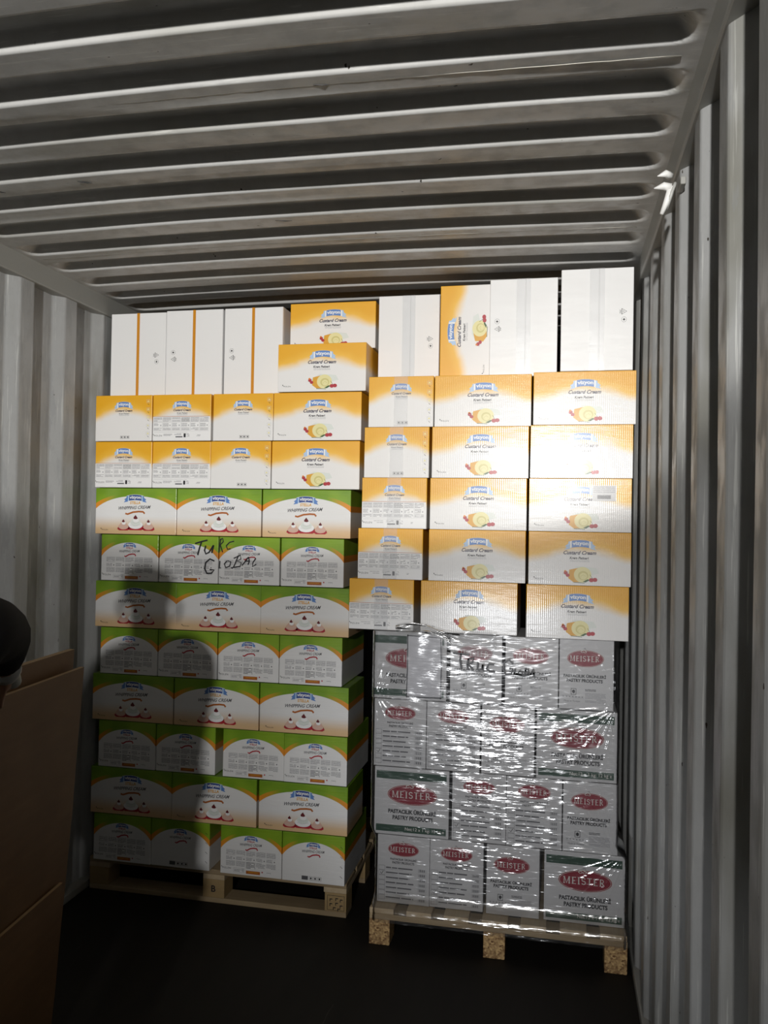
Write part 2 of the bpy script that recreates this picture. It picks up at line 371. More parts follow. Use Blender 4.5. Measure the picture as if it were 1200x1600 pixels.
def swissroll(f, u, v, k=1.0):
    W = lambda a: a*k
    f.poly([(u-W(.17), v+.02), (u-W(.02), v-.13), (u+W(.16), v-.10), (u+W(.19), v+.0), (u+W(.10), v+.04), (u-W(.05), v+.1)], 'pearl', 0)
    f.poly([(u-W(.10), v-.06), (u+W(.02), v-.11), (u+W(.05), v+.17), (u-W(.06), v+.17), (u-W(.11), v+.10)], 'gold', 1)
    f.ell(u+W(.03), v+.03, W(.085), .145, 'cream', 2); f.ell(u+W(.035), v+.045, W(.050), .085, 'dcream', 3); f.ell(u+W(.038), v+.055, W(.036), .062, 'cream', 4)
    f.band([(u+W(.01), v+.11), (u+W(.015), v+.05), (u+W(.04), v+.03), (u+W(.06), v+.06)], .0015, 'dcream', 5)
    f.ell(u-W(.135), v+.0, W(.02), .035, 'red', 3, 12); f.ell(u-W(.115), v+.045, W(.02), .032, 'red', 3, 12); f.ell(u-W(.14), v-.03, W(.012), .02, 'orange', 3, 10)
    f.ell(u+W(.115), v+.125, W(.024), .038, 'red', 6, 14); f.ell(u+W(.15), v+.118, W(.024), .038, 'red', 7, 14)
    f.band([(u+W(.13), v+.10), (u+W(.11), v+.05), (u+W(.10), v+.02)], .0012, 'leaf', 6); f.band([(u-W(.06), v+.175), (u+W(.05), v+.185)], .002, 'leaf', 1)
    f.poly([(u+W(.03), v+.16), (u+W(.08), v+.11), (u+W(.10), v+.125), (u+W(.06), v+.17)], 'leaf', 6)
def cupcake(f, u, v, w, h):
    f.poly([(u-w*.5, v+h*.25), (u-w*.40, v-.0*h), (u-w*.36, v+.15*h), (u+w*.36, v+.15*h), (u+w*.42, v), (u+w*.5, v+h*.25), (u+w*.34, v+h*.36), (u-w*.34, v+h*.36)], 'dred', 2)
    f.poly([(u-w*.5, v+h*.24), (u-w*.47, v+h*.1), (u-w*.3, v+h*.26), (u-w*.1, v+h*.18), (u+w*.1, v+h*.27), (u+w*.3, v+h*.18), (u+w*.47, v+h*.1), (u+w*.5, v+h*.24), (u+w*.34, v+h*.36), (u-w*.34, v+h*.36)], 'red', 3)
    f.ell(u, v+.02*h, w*.42, h*.26, 'white' if w > .15 else 'pink', 4, 20); f.ell(u, v-.14*h, w*.30, h*.22, 'pearl' if w > .15 else 'pink', 5, 18); f.ell(u+.03*w, v-.28*h, w*.17, h*.14, 'white', 6, 14)
    f.band([(u-w*.3, v+.02*h), (u, v+.1*h), (u+w*.32, v-.01*h)], .0012, 'lgrey', 7); f.band([(u-w*.2, v-.16*h), (u, v-.09*h), (u+w*.22, v-.17*h)], .0010, 'lgrey', 7)
    f.poly([(u, v-h*.62), (u+w*.13, v-h*.40), (u+w*.04, v-h*.34), (u-w*.10, v-h*.36), (u-w*.12, v-h*.45)], 'dred', 7)
def icons_row(f, u, v, n, s, mat='black'):
    for k in range(n):
        a = u+k*s*1.25; f.frame(a, v, a+s, v+s*f.W/f.H, 0.0009, mat, 1)
        f.ell(a+s/2, v+s*f.W/f.H/2, s*.25, s*.3*f.W/f.H, mat, 1, 8)
def custard_front(W, H, D, body):
    mb = MB(); mb.box(-W/2, W/2, -D/2, D/2, 0, H, body, 0.0022); f = Face(mb, W, H, -D/2)
    ribbon(f, .51, .215, .235, .125)
    f.text('Custard Cream', .505, .385, .32, 'navy', 1, bold=0.03, shear=0.35)
    f.text('Krem Patiseri', .50, .485, .185, 'black', 1, bold=0.03, shear=0.15)
    smallprint(f, .41, .525, .60, .565, 2, 'lgrey', 1.0); swissroll(f, .505, .765)
    polen(f, .055, .865, .075); return mb
def custard_side(W, H, D, body, table):
    mb = MB(); mb.box(-W/2, W/2, -D/2, D/2, 0, H, body, 0.0022); f = Face(mb, W, H, -D/2)
    ribbon(f, .50, .20, .26, .11); f.text('Custard Cream', .505, .335, .30, 'navy', 1, bold=0.03, shear=0.35); f.text('Krem Patiseri', .51, .40, .18, 'black', 1, bold=0.01)
    smallprint(f, .42, .425, .60, .455, 2, 'lgrey', 1.0)
    if table:
        f.rect(.0, .468, .985, .476, 'brown', 1); f.rect(.005, .476, .985, .98, 'white', 0)
        for c in range(6):
            a = .015+c*.16; f.rect(a, .49, a+.15, .498, 'lgrey', 1)
            smallprint(f, a+.004, .505, a+.145, .60, 6, 'grey' if c != 3 else 'dgrey', .95)
            f.frame(a, .50, a+.152, .79, 0.0007, 'lgrey', 1)
            smallprint(f, a+.006, .62, a+(.085 if c % 2 == 0 else .10), .70, 4, 'grey', .9); f.ell(a+.125, .665, .008, .018, 'grey', 1, 8); smallprint(f, a+.006, .72, a+.14, .78, 3, 'grey', .95)
        f.rect(.02, .815, .6, .82, 'lgrey', 1); polen(f, .01, .865, .135); smallprint(f, .19, .85, .34, .90, 3, 'grey'); smallprint(f, .38, .84, .50, .88, 3, 'grey')
        f.rect(.40, .90, .52, .925, 'dgrey', 1); f.rect(.54, .84, .575, .925, 'black', 1); smallprint(f, .59, .845, .64, .92, 4, 'grey'); smallprint(f, .76, .87, .83, .91, 2, 'grey')
    else:
        icons_row(f, .45, .885, 3, .045)
        for k in range(5):
            v = .10+k*.175; f.frame(.905, v, .965, v+.07, .0008, 'lgrey', 1); f.poly([(.915, v+.05), (.935, v+.012), (.955, v+.05)], 'cream', 1); f.band([(.925, v+.09), (.95, v+.115)], .0016, 'black', 1)
    return mb
def swoosh(f, u, v, w, mat):
    pts = [(u-w/2, v+.03), (u-w*.38, v+.045), (u-w*.1, v+.0), (u+w*.2, v-.015), (u+w*.42, v-.01), (u+w/2, v+.03)]
    f.band(pts, .0075*f.W/.39, mat, 2)
def whip_front(W, H, D):
    mb = MB(); mb.box(-W/2, W/2, -D/2, D/2, 0, H, M_whipf, 0.0022); f = Face(mb, W, H, -D/2)
    ribbon(f, .495, .20, .215, .115, 'dark')
    f.text('STELLA', .495, .315, .13, 'gold', 1, bold=0.03, shear=0.1, h=.062)
    f.text('WHIPPING CREAM', .49, .42, .40, 'dgrey', 1, bold=0.02, shear=0.45, h=.072, rot=0.045)
    swoosh(f, .495, .52, .24, 'brown')
    cupcake(f, .505, .79, .215, .34); cupcake(f, .355, .83, .15, .25); cupcake(f, .665, .83, .15, .25)
    polen(f, .07, .89, .07); return mb
def whip_side(W, H, D, table):
    mb = MB(); mb.box(-W/2, W/2, -D/2, D/2, 0, H, M_whips, 0.0022); f = Face(mb, W, H, -D/2)
    ribbon(f, .50, .21, .18, .075, 'dark'); f.text('STELLA', .50, .285, .12, 'red', 1, bold=0.03, h=.04)
    f.text('WHIPPING CREAM', .50, .355, .36, 'dgrey', 1, bold=0.01, shear=0.3, h=.055, rot=.03); swoosh(f, .51, .43, .20, 'red')
    if table:
        for c in range(5):
            a = .095+c*.165; f.rect(a, .49, a+.15, .497, 'grey', 1); smallprint(f, a, .51, a+.15, .60, 5, 'grey', .95)
            f.rect(a, .615, a+.15, .62, 'lgrey', 1); smallprint(f, a, .63, a+.10, .70, 4, 'grey', .9); f.ell(a+.13, .665, .009, .015, 'dgrey', 1, 8)
            smallprint(f, a, .72, a+.15, .83 if c != 2 else .86, 5, 'grey' if c != 2 else 'dgrey', .95)
        polen(f, .02, .855, .135); f.frame(.22, .86, .40, .95, .0007, 'grey', 1); smallprint(f, .23, .87, .39, .94, 4, 'grey'); f.rect(.425, .895, .655, .96, 'brown', 1); f.text('Tecelliferme', .54, .927, .17, 'gold', 2) if False else smallprint(f, .46, .915, .62, .94, 1, 'gold', 1, 2)
        f.ell(.69, .90, .012, .015, 'red', 1, 8); smallprint(f, .76, .895, .83, .935, 2, 'grey')
    else:
        f.rect(.32, .865, .42, .945, 'dgrey', 1); icons_row(f, .44, .87, 3, .055)
        for k in range(4): f.band([(.93, .20+k*.2), (.965, .24+k*.2)], .0016, 'black', 1)
    return mb
def logo_oval(f, u, v, ru, rv, tw):
    f.ell(u, v, ru*1.04, rv*1.07, 'silver', 0, 40); f.ell(u, v, ru*1.02, rv*1.035, 'mred', 1, 40); f.ell(u, v, ru*.985, rv*.97, 'silver', 2, 40); f.ell(u, v, ru*.97, rv*.94, 'mred', 3, 40)
    # lettering with wedge serifs
    w = tw/7.6; h = rv*.62; x = u-tw/2; st = w*.20*f.W; y0, y1 = v-h/2, v+h/2
    def ser(a, y): f.rect(a-w*.16, y-.004, a+w*.16, y+.006, 'silver', 4)
    def vert(a, t=1.0): f.band([(a, y0), (a, y1)], st*t, 'silver', 4); ser(a, y0); ser(a, y1)
    for ch in 'MEISTER':
        if ch == 'M':
            vert(x+w*.15, .6); vert(x+w*1.05); f.band([(x+w*.18, y0), (x+w*.58, y1), (x+w*1.02, y0)], st*.8, 'silver', 4); x += w*1.45
        elif ch == 'E':
            vert(x+w*.2)
            for yy, L in ((y0, .75), ((y0+y1)/2, .6), (y1, .8)): f.band([(x+w*.2, yy), (x+w*L, yy)], st*.55, 'silver', 4)
            x += w*1.05
        elif ch == 'I': vert(x+w*.2); x += w*.62
        elif ch == 'S':
            pts = [(x+w*(.42+.30*math.cos(a)), (y0+y1)/2-h*.24-h*.24*math.sin(a)) for a in np.linspace(.3, 4.4, 10)]
            pts += [(x+w*(.42-.32*math.cos(a)), (y0+y1)/2+h*.25-h*.25*math.sin(a)) for a in np.linspace(1.9, 5.9, 10)]
            f.band(pts, st*.8, 'silver', 4); x += w*1.0
        elif ch == 'T': vert(x+w*.45); f.band([(x+w*.02, y0), (x+w*.88, y0)], st*.6, 'silver', 4); x += w*1.1
        elif ch == 'R':
            vert(x+w*.2)
            f.band([(x+w*.2, y0)]+[(x+w*(.42+.28*math.cos(a)), y0+h*.26+h*.26*math.sin(a)) for a in np.linspace(-1.5, 1.5, 9)]+[(x+w*.2, y0+h*.52)], st*.65, 'silver', 4)
            f.band([(x+w*.42, y0+h*.52), (x+w*.85, y1)], st*.9, 'silver', 4); x += w
    # pastry sprig above the name
    for du, dv, a in ((-.16, -.02, .02), (-.07, -.10, .025), (.0, .0, .02)):
        f.ell(u+ru*(du-.02), v-rv*.86+rv*dv, ru*.085, rv*.16, 'silver', 4, 12); f.ell(u+ru*(du-.02), v-rv*.83+rv*dv, ru*.05, rv*.08, 'mred', 5, 10)
    f.band([(u-ru*.1, v-rv*1.18), (u-ru*.02, v-rv*1.28), (u+ru*.02, v-rv*1.12)], .0015, 'dgrey', 4)
def meister_big(W, H, D):
    mb = MB(); mb.box(-W/2, W/2, -D/2, D/2, 0, H, M_meis, 0.0022); f = Face(mb, W, H, -D/2)
    f.rect(.025, .06, .965, .175, 'mgreen', 1); f.rect(.025, .855, .965, .955, 'mgreen', 1)
    logo_oval(f, .51, .395, .325, .145, .54)
    f.text('PASTACILIK ÜRÜNLERİ', .51, .64, .64, 'black', 1, bold=0.045, h=.08); f.text('PASTRY PRODUCTS', .52, .74, .54, 'black', 1, bold=0.045, h=.065)
    f.text('Net:12 x 1 kg: 12 kg e', .68, .907, .52, 'silver', 2, bold=0.005, h=.062); return mb
def meister_list(W, H, D, tick):
    mb = MB(); mb.box(-W/2, W/2, -D/2, D/2, 0, H, M_meis, 0.0022); f = Face(mb, W, H, -D/2)
    logo_oval(f, .50, .20, .29, .10, .50); f.text('PASTACILIK ÜRÜNLERİ', .50, .345, .50, 'black', 1, bold=0.03, h=.038); f.text('PASTRY PRODUCTS', .50, .40, .42, 'black', 1, bold=0.03, h=.035)
    for k in range(7):
        v = .455+k*.073; f.frame(.03, v, .15, v+.068, .0009, 'dgrey', 1); smallprint(f, .17, v+.018, .70-.04*(k % 3), v+.045, 1, 'dgrey', 1, 1, .7); smallprint(f, .17, v+.05, .5, v+.06, 1, 'grey', 1)
        f.frame(.78, v+.008, .94, v+.058, .0007, 'grey', 1)
        for j in range(7): f.rect(.80+j*.018, v+.014, .808+j*.018+.004*(j % 2), v+.05, 'dgrey', 2)
    v = .455+tick*.073; f.band([(.06, v+.03), (.085, v+.055), (.12, v+.01)], .002, 'black', 3); return mb
def meister_info(W, H, D):
    mb = MB(); mb.box(-W/2, W/2, -D/2, D/2, 0, H, M_meis, 0.0022); f = Face(mb, W, H, -D/2)
    logo_oval(f, .48, .27, .33, .115, .56); f.text('PASTACILIK ÜRÜNLERİ', .47, .515, .78, 'black', 1, bold=0.045, h=.055); f.text('PASTRY PRODUCTS', .47, .585, .66, 'black', 1, bold=0.045, h=.05)
    smallprint(f, .34, .65, .62, .662, 1, 'lgrey', 1)
    f.frame(.22, .70, .32, .79, .0018, 'black', 1); f.ell(.27, .745, .028, .026, 'black', 1, 14)
    for k in range(7): f.frame(.06+k*.058, .80, .105+k*.058, .84, .0007, 'grey', 1); f.ell(.083+k*.058, .82, .010, .009, 'dgrey', 1, 8)
    f.text('Made in Türkiye', .24, .885, .30, 'dgrey', 1, shear=.2); smallprint(f, .48, .705, .68, .74, 2, 'black', 1); smallprint(f, .48, .76, .86, .90, 8, 'grey', .9); return mb

# ================================================================ THE SETTING: a shipping container
W, H = 2.352, 2.70
YB, YF = -1.5, 6.2
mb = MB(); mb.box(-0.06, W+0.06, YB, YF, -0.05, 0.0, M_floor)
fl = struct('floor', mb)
# plywood seams on the floor
mb = MB()
for y in (-2.4, 0.0, 2.4, 4.8): mb.box(0.0, W, y, y+0.006, 0.0, 0.0015, M_dark)
struct('trim_1', mb)

def corrugated(xi, xo, y0, pitch, z0, z1, sgn, a=0.045):
    """vertical trapezoid corrugation, y0 = start of a web that faces the door end"""
    b_, c_ = 0.085, 0.045; d = pitch-a-b_-c_
    k0 = math.floor((YB-y0)/pitch)-1; pts = []
    y = y0+k0*pitch
    while y < YF:
        pts += [(xo, y), (xi, y+a), (xi, y+a+b_), (xo, y+a+b_+c_)]; y += pitch
    # small bend radius
    P = []
    for i, p in enumerate(pts):
        if 0 < i < len(pts)-1:
            q = Vector(p); A = Vector(pts[i-1])-q; B = Vector(pts[i+1])-q; r = 0.006
            P += [tuple(q+A.normalized()*r), tuple(q+(A.normalized()+B.normalized())*r*.28), tuple(q+B.normalized()*r)]
        else: P.append(p)
    P = [(x, min(max(y, YB), YF)) for x, y in P]
    nz = 12; zs = [z0+(z1-z0)*k/nz for k in range(nz+1)]; rn = random.Random(5)
    mb = MB(); vs = []
    for z in zs:
        for (x, y) in P:
            dx = 0.004*noise.noise(Vector((y*1.4, z*1.3, sgn*3)))
            vs.append((x+dx, y, z))
    n = len(P); fs = []
    for j in range(nz):
        for i in range(n-1):
            q = (j*n+i, j*n+i+1, (j+1)*n+i+1, (j+1)*n+i); fs.append(q if sgn > 0 else q[::-1])
    mb.add(vs, fs, M_wall); return mb
o = struct('wall_right', corrugated(W+0.012, W+0.062, 1.573, 0.325, 0.0, 2.64, -1, 0.06)); o.data.polygons.foreach_set('use_smooth', [False]*len(o.data.polygons))
o = struct('wall_left', corrugated(-0.012, -0.050, 2.833, 0.302, 0.0, 2.64, 1))
for nm, x0, x1 in (('trim_2', -0.075, 0.0), ('trim_3', W, W+0.075)):       # top side rails
    mb = MB(); mb.box(x0, x1, YB, YF, 2.615, 2.715, M_rail, 0.006); struct(nm, mb)
for nm, x0, x1 in (('baseboard_left', -0.06, -0.004), ('baseboard_right', W+0.004, W+0.06)):
    mb = MB(); mb.box(x0, x1, YB, YF, 0.0, 0.035, M_rail, 0.004); struct(nm, mb)
# front end wall of the container, behind the cargo
mb = MB(); x = -0.05; k = 0
while x < W+0.05:
    x2 = x+0.1; d0 = 0.0 if k % 2 == 0 else 0.045; d1 = 0.045 if k % 2 == 0 else 0.0
    mb.add([(x, YF-d0, 0), (x+0.05, YF-d0, 0), (x+0.1, YF-d1, 0), (x, YF-d0, 2.7), (x+0.05, YF-d0, 2.7), (x+0.1, YF-d1, 2.7)], [(0, 1, 4, 3), (1, 2, 5, 4)], M_wall); x = x2; k += 1
struct('wall_front_end', mb)
# corrugated roof: pressed recesses with rounded ends
pit = 0.2115; y1 = 1.9320; prof = []
ys = []
k = math.floor((YB-y1)/pit)
while y1+k*pit < YF:
    b0 = y1+k*pit; ys += [b0-.045, b0-0.006, b0, b0+0.003, b0+0.010, b0+0.016, b0+0.021, b0+0.040, b0+0.062, b0+0.080, b0+0.099, b0+0.104, b0+0.110, b0+0.117, b0+0.120, b0+0.126]; k += 1
ys = [y for y in ys if YB <= y <= YF]; ys = [YB]+ys+[YF]
xs = [0.0, 0.012, 0.022, 0.030, 0.040, 0.052, 0.066, 0.085, 0.11, 0.16]+[0.16+(W-0.32)*k/14 for k in range(1, 14)]+[W-q for q in (0.16, .11, .085, .066, .052, .040, .030, .022, .012, 0.0)]
def ss(t): t = max(0, min(1, t)); return t*t*(3-2*t)
vs = []
for y in ys:
    ph = (y-y1) % pit; kk = math.floor((y-y1)/pit)
    for x in xs:
        e = min(x, W-x); g = ss((e-0.012)/0.055)        # how far the recess has opened at this x
        cc = 0.060; half = 0.060*(0.45+0.55*math.sqrt(max(0, min(1, (e-0.010)/0.05))))
        t = (half-abs(ph-cc))/0.019
        if ph > pit-0.01: t = -1
        tt = max(0, min(1, t)); hh = 0.034*(0.75*tt+0.25*ss(tt))*g
        crown = 0.014*math.sin(math.pi*x/W) + 0.005*noise.noise(Vector((x*1.1, kk*3.7, 0)))*g
        vs.append((x, y, H+hh+crown))
n = len(xs); fs = [(j*n+i, (j+1)*n+i, (j+1)*n+i+1, j*n+i+1) for j in range(len(ys)-1) for i in range(n-1)]
mb = MB(); mb.add(vs, fs, M_ceil); struct('ceiling', mb, True)
# weld seams between the roof panels
mb = MB()
for yy in (1.905-5*pit, 1.905, 1.905+5*pit):
    pts = [(0.04+(W-0.08)*k/60, yy-.022+0.0008*math.sin(k*1.7), H+0.0004+0.014*math.sin(math.pi*(0.04+(W-0.08)*k/60)/W)+0.0002*math.sin(k*2.9)) for k in range(61)]
    mb.tube(pts, 0.0014, M_weld, 6)
struct('trim_4', mb, True)

mb = MB(); rs_ = random.Random(4)
for (x, y, a, L) in ((.30, 2.30, .9, .09), (.62, 2.30, .6, .05), (1.40, 2.10, 1.2, .05), (1.72, 2.32, -1.1, .05), (1.12, 2.72, .3, .06), (1.5, 1.88, .2, .04)):
    p = Vector((x, y, H-.0005+0.014*math.sin(math.pi*x/W))); d = Vector((math.cos(a), math.sin(a)*.6, 0))*L/2
    mb.tube([p-d, p+d*.2+Vector((0, .003, 0)), p+d], [.0008, .0022, .0006], M_dark, 5)
struct('trim_5', mb)

# lashing ring with a knotted white strap under the right top rail
t = link('lashing_ring', None, loc=(W-0.004, 2.24, 2.56)); tag(t, 'painted steel lashing ring high on the right container wall below the rail', 'lashing ring')
mb = MB(); mb.box(0.008, 0.022, -0.03, 0.03, -0.010, 0.010, M_rail, 0.003); link('bracket', mb.mesh('bracket'), t)
mb = MB(); mb.tube([(-0.012+0.010*math.sin(a), 0.028*math.cos(a), -0.030+0.032*math.sin(a)) for a in np.linspace(0, 2*math.pi, 25)[:-1]], 0.0045, M_ringsteel, 8, True); link('ring', mb.mesh('ring', True), t)
mb = MB(); P0 = (W-0.018, 2.22, 2.545)
mb.tube([(0, .01, .035), (-.014, .0, .038), (-.034, -.006, .030)], [.010, .009, .001], M_whiteplastic, 8)
mb.tube([(0, .0, .0), (-.018, .0, .006), (-.042, -.004, .0)], [.011, .010, .001], M_whiteplastic, 8)
mb.tube([(0, .0, .004), (-.008, .0, -.03), (-.022, .004, -.065)], [.008, .009, .005], M_whiteplastic, 8)
tag(link('cloth_strap', mb.mesh('cloth_strap', True), loc=P0), 'short white strap ends knotted onto the ring on the right wall', 'strap')

# ================================================================ PALLETS
def board(name, parent, x0, x1, y0, y1_, z0, z1, mat):
    mb = MB(); mb.box(-(x1-x0)/2, (x1-x0)/2, -(y1_-y0)/2, (y1_-y0)/2, 0, z1-z0, mat, 0.0025)
    return link(name, mb.mesh(name), parent, ((x0+x1)/2, (y0+y1_)/2, z0))
t = link('wooden_pallet', None, loc=(0.606, 3.43, 0)); tag(t, 'pale wooden pallet with a printed B on its block, under the green cartons', 'pallet', )
for xx in (-.6, -.05, .505):
    for yy in (0, .35, .70):
        b_ = board('block', t, xx, xx+(.095 if xx != -.05 else .1), yy, yy+.1, .022, .10, M_blockwood)
        if yy == 0:
            f = None; mbx = MB(); f = Face(mbx, .1, .078, -.0502)
            if xx == -.05: f.text('B', .5, .5, .20, 'black', 1, bold=0.02); nm = 'stamp'
            elif xx > 0:
                f.frame(.14, .12, .9, .92, .0016, 'black', 1); f.text('EPAL', .35, .35, .34, 'black', 1, rot=1.57) if False else None
                for a, b2 in ((.25, .3), (.25, .55), (.5, .25), (.5, .5), (.7, .3), (.7, .62), (.4, .75), (.6, .8)): f.rect(a, b2, a+.12, b2+.05, 'black', 1); f.rect(a, b2, a+.03, b2+.16, 'black', 1)
                nm = 'stamp'
            else: continue
            s_ = link(nm, mbx.mesh(nm), b_)
for yy in (0, .35, .70): board('bottom_board', t, -.6, .6, yy, yy+.1, 0, .022, M_deck)
for xx in (-.6, -.05, .50): board('stringer_board', t, xx, xx+.1, 0, .8, .10, .122, M_deckz)
for yy, ww in ((0, .145), (.185, .1), (.325, .145), (.51, .1), (.655, .145)): board('deck_board', t, -.6, .6, yy, yy+ww, .122, .144, M_deck)
t = link('wooden_pallet', None, loc=(1.842, 3.25, 0)); tag(t, 'wooden pallet with brown chip blocks, under the film-wrapped white cartons', 'pallet')
for xx in (-.495, -.042, .412):
    for yy in (0, .53, 1.05): board('block', t, xx, xx+.083, yy, yy+.1, .0, .10, M_chip)
for yy in (0, .53, 1.05): board('stringer_board', t, -.495, .495, yy, yy+.1, .10, .122, M_deck)
for k in range(7): board('deck_board', t, -.495+k*.1483, -.495+k*.1483+(.1 if k % 2 else .098), 0.0, 1.15, .122, .144, M_deckz)

# ================================================================ CARTONS
cl = lambda m: m
HC = 0.2055
PROTO = dict(
    cf=custard_front(.390, HC, .28, M_cust).mesh('custard_carton'), cfr=custard_front(.384, HC, .28, M_custr).mesh('custard_carton'),
    ct=custard_side(.2765, HC, .392, M_cust, True).mesh('custard_carton'), cp=custard_side(.2765, HC, .392, M_cust, False).mesh('custard_carton'),
    ctr=custard_side(.268, HC, .392, M_custr, True).mesh('custard_carton'), cpr=custard_side(.268, HC, .392, M_custr, False).mesh('custard_carton'),
    wf=whip_front(.393, HC, .28).mesh('whipping_cream_carton'), wt=whip_side(.278, HC, .392, True).mesh('whipping_cream_carton'), wp=whip_side(.275, HC, .392, False).mesh('whipping_cream_carton'),
    mb=meister_big(.303, .27, .21).mesh('pastry_carton'), ml=meister_list(.213, .27, .30, 4).mesh('pastry_carton'), ml2=meister_list(.213, .27, .30, 1).mesh('pastry_carton'), mi=meister_info(.205, .27, .30).mesh('pastry_carton'))
DEP = dict(cf=.28, cfr=.28, ct=.392, cp=.392, ctr=.392, cpr=.392, wf=.28, wt=.392, wp=.392, mb=.21, ml=.30, ml2=.30, mi=.30)
jr = random.Random(11)
def put(kind, name, xc, yf, z, label, group, jit=0.4, rz=None, cat='carton'):
    o = link(name, PROTO[kind], None, (xc, yf+DEP[kind]/2+jr.uniform(0, .006), z), (0, 0, math.radians(jr.uniform(-jit, jit)) if rz is None else rz))
    return tag(o, label, cat, group)
ORD3 = ['leftmost', 'middle', 'rightmost']; ORD4 = ['leftmost', 'second', 'third', 'rightmost']
# green layers on the left pallet, counted from the pallet
Z0 = 0.1455; DZ = 0.2085
whip = {}
for r, (kinds, xsr) in enumerate([
        (['wt', 'wp', 'wt', 'wp'], [.178, .457, .786, 1.066]), (['wf']*3, [.216, .612, 1.015]),
        (['wt', 'wt', 'wt', 'wt'], [.192, .472, .788, 1.068]), (['wf']*3, [.216, .614, 1.012]),
        (['wt']*4, [.192, .474, .757, 1.038]), (['wf']*3, [.218, .612, 1.007]),
        (['wt']*4, [.188, .470, .752, 1.036]), (['wf']*3, [.213, .607, 1.006])]):
    n = len(kinds); lay = ['bottom green layer', 'second green layer from the pallet', 'third green layer from the pallet', 'fourth green layer from the pallet', 'fifth green layer from the pallet', 'sixth green layer from the pallet', 'green layer below the topmost one', 'topmost green layer'][r]
    for i, (kd, x_) in enumerate(zip(kinds, xsr)):
        if r == 6 and i in (1, 2):
            label = 'green carton with text panels and ' + ('the first marker letters near its right edge' if i == 1 else 'the last marker letters near its left edge')
        else:
            what = {'wf': 'green carton with cupcake picture', 'wt': 'green carton end with text panels', 'wp': 'green carton end without text panels'}[kd]
            pos = (ORD3 if n == 3 else ORD4)[i]
            label = f'{what}, {pos} in {lay}'
        o = put(kd, 'whipping_cream_carton', x_, 3.40, Z0+r*DZ, label, 'green whipping cream cartons on the left pallet', 0.25)
        whip[(r, i)] = o
# marker handwriting on two green cartons
def strokes(parent, W_, D_, S, w=.0045):
    mbx = MB(); f = Face(mbx, W_, HC, -D_/2-.0025)
    for pts in S: f.band(pts, w, 'black', 6)
    return link('marker_writing', mbx.mesh('marker_writing'), parent)
def uvs(px0, py0, pts, bx0, by0, bw, bh): return [((x-bx0)/bw, (y-by0)/bh) for x, y in pts]
# coordinates below are read inside each carton front (u, v)
c1 = lambda pts: [((x-100)/530, (y-45)/385) for x, y in pts]; c2 = lambda pts: [((x-632)/548, (y-60)/400) for x, y in pts]
strokes(whip[(6, 1)], .279, .392, [c1(a) for a in (
    [(425, 105), (480, 88), (535, 75)], [(482, 90), (465, 140), (450, 200)], [(520, 120), (510, 160), (522, 188), (550, 175), (590, 115)], [(590, 115), (575, 180)],
    [(600, 245), (560, 228), (522, 260), (515, 310), (535, 348), (575, 345), (598, 318), (560, 315)])], .0065)
strokes(whip[(6, 2)], .279, .392, [c2(a) for a in (
    [(650, 75), (640, 130), (634, 190)], [(640, 90), (665, 72), (672, 100), (645, 130), (668, 190)], [(770, 95), (730, 105), (700, 135), (712, 165), (740, 160)],
    [(645, 265), (640, 330), (655, 322)], [(710, 262), (685, 290), (700, 322), (735, 305), (745, 270), (715, 262)],
    [(812, 215), (790, 270), (768, 318)], [(770, 240), (830, 212), (835, 245), (800, 262), (840, 275), (830, 305), (745, 322)],
    [(905, 225), (870, 270), (845, 300)], [(905, 225), (912, 262), (900, 290)], [(868, 262), (915, 258)], [(970, 235), (945, 270), (940, 305), (975, 285)])], .0048)
# custard layers above them
ZC = Z0+8*DZ
G1 = 'yellow custard cream cartons on the left stack'
for i, (kd, x_) in enumerate(zip(['ct', 'ct', 'cp', 'cf'], [.148, .427, .706, 1.042])):
    put(kd, 'custard_carton', x_, 3.40, ZC, ['yellow carton end with text panels, leftmost, standing on the green cartons', 'yellow carton end with text panels, second from left, standing on the green cartons', 'yellow carton end without panels, third from left, standing on the green cartons', 'yellow carton with cake picture standing on the green cartons, lowest in its column'][i], G1, .3)
for i, (kd, x_) in enumerate(zip(['cp', 'ct', 'cp', 'cf'], [.145, .427, .712, 1.047])):
    put(kd, 'custard_carton', x_, 3.40, ZC+DZ, ['yellow carton end without panels, leftmost, below the standing white cartons', 'yellow carton end with text panels directly below the standing white cartons', 'yellow carton end without panels, third from left, below the standing white cartons', 'yellow carton with cake picture, left stack, second lowest of four in its column'][i], G1, .3)
put('cf', 'custard_carton', 1.064, 3.40, ZC+2*DZ, 'yellow carton with cake picture right of the standing white cartons, second from the top', G1, .3)
put('cf', 'custard_carton', 1.073, 3.53, ZC+3*DZ, 'topmost yellow carton with cake picture on the left stack, set back', G1, .3)

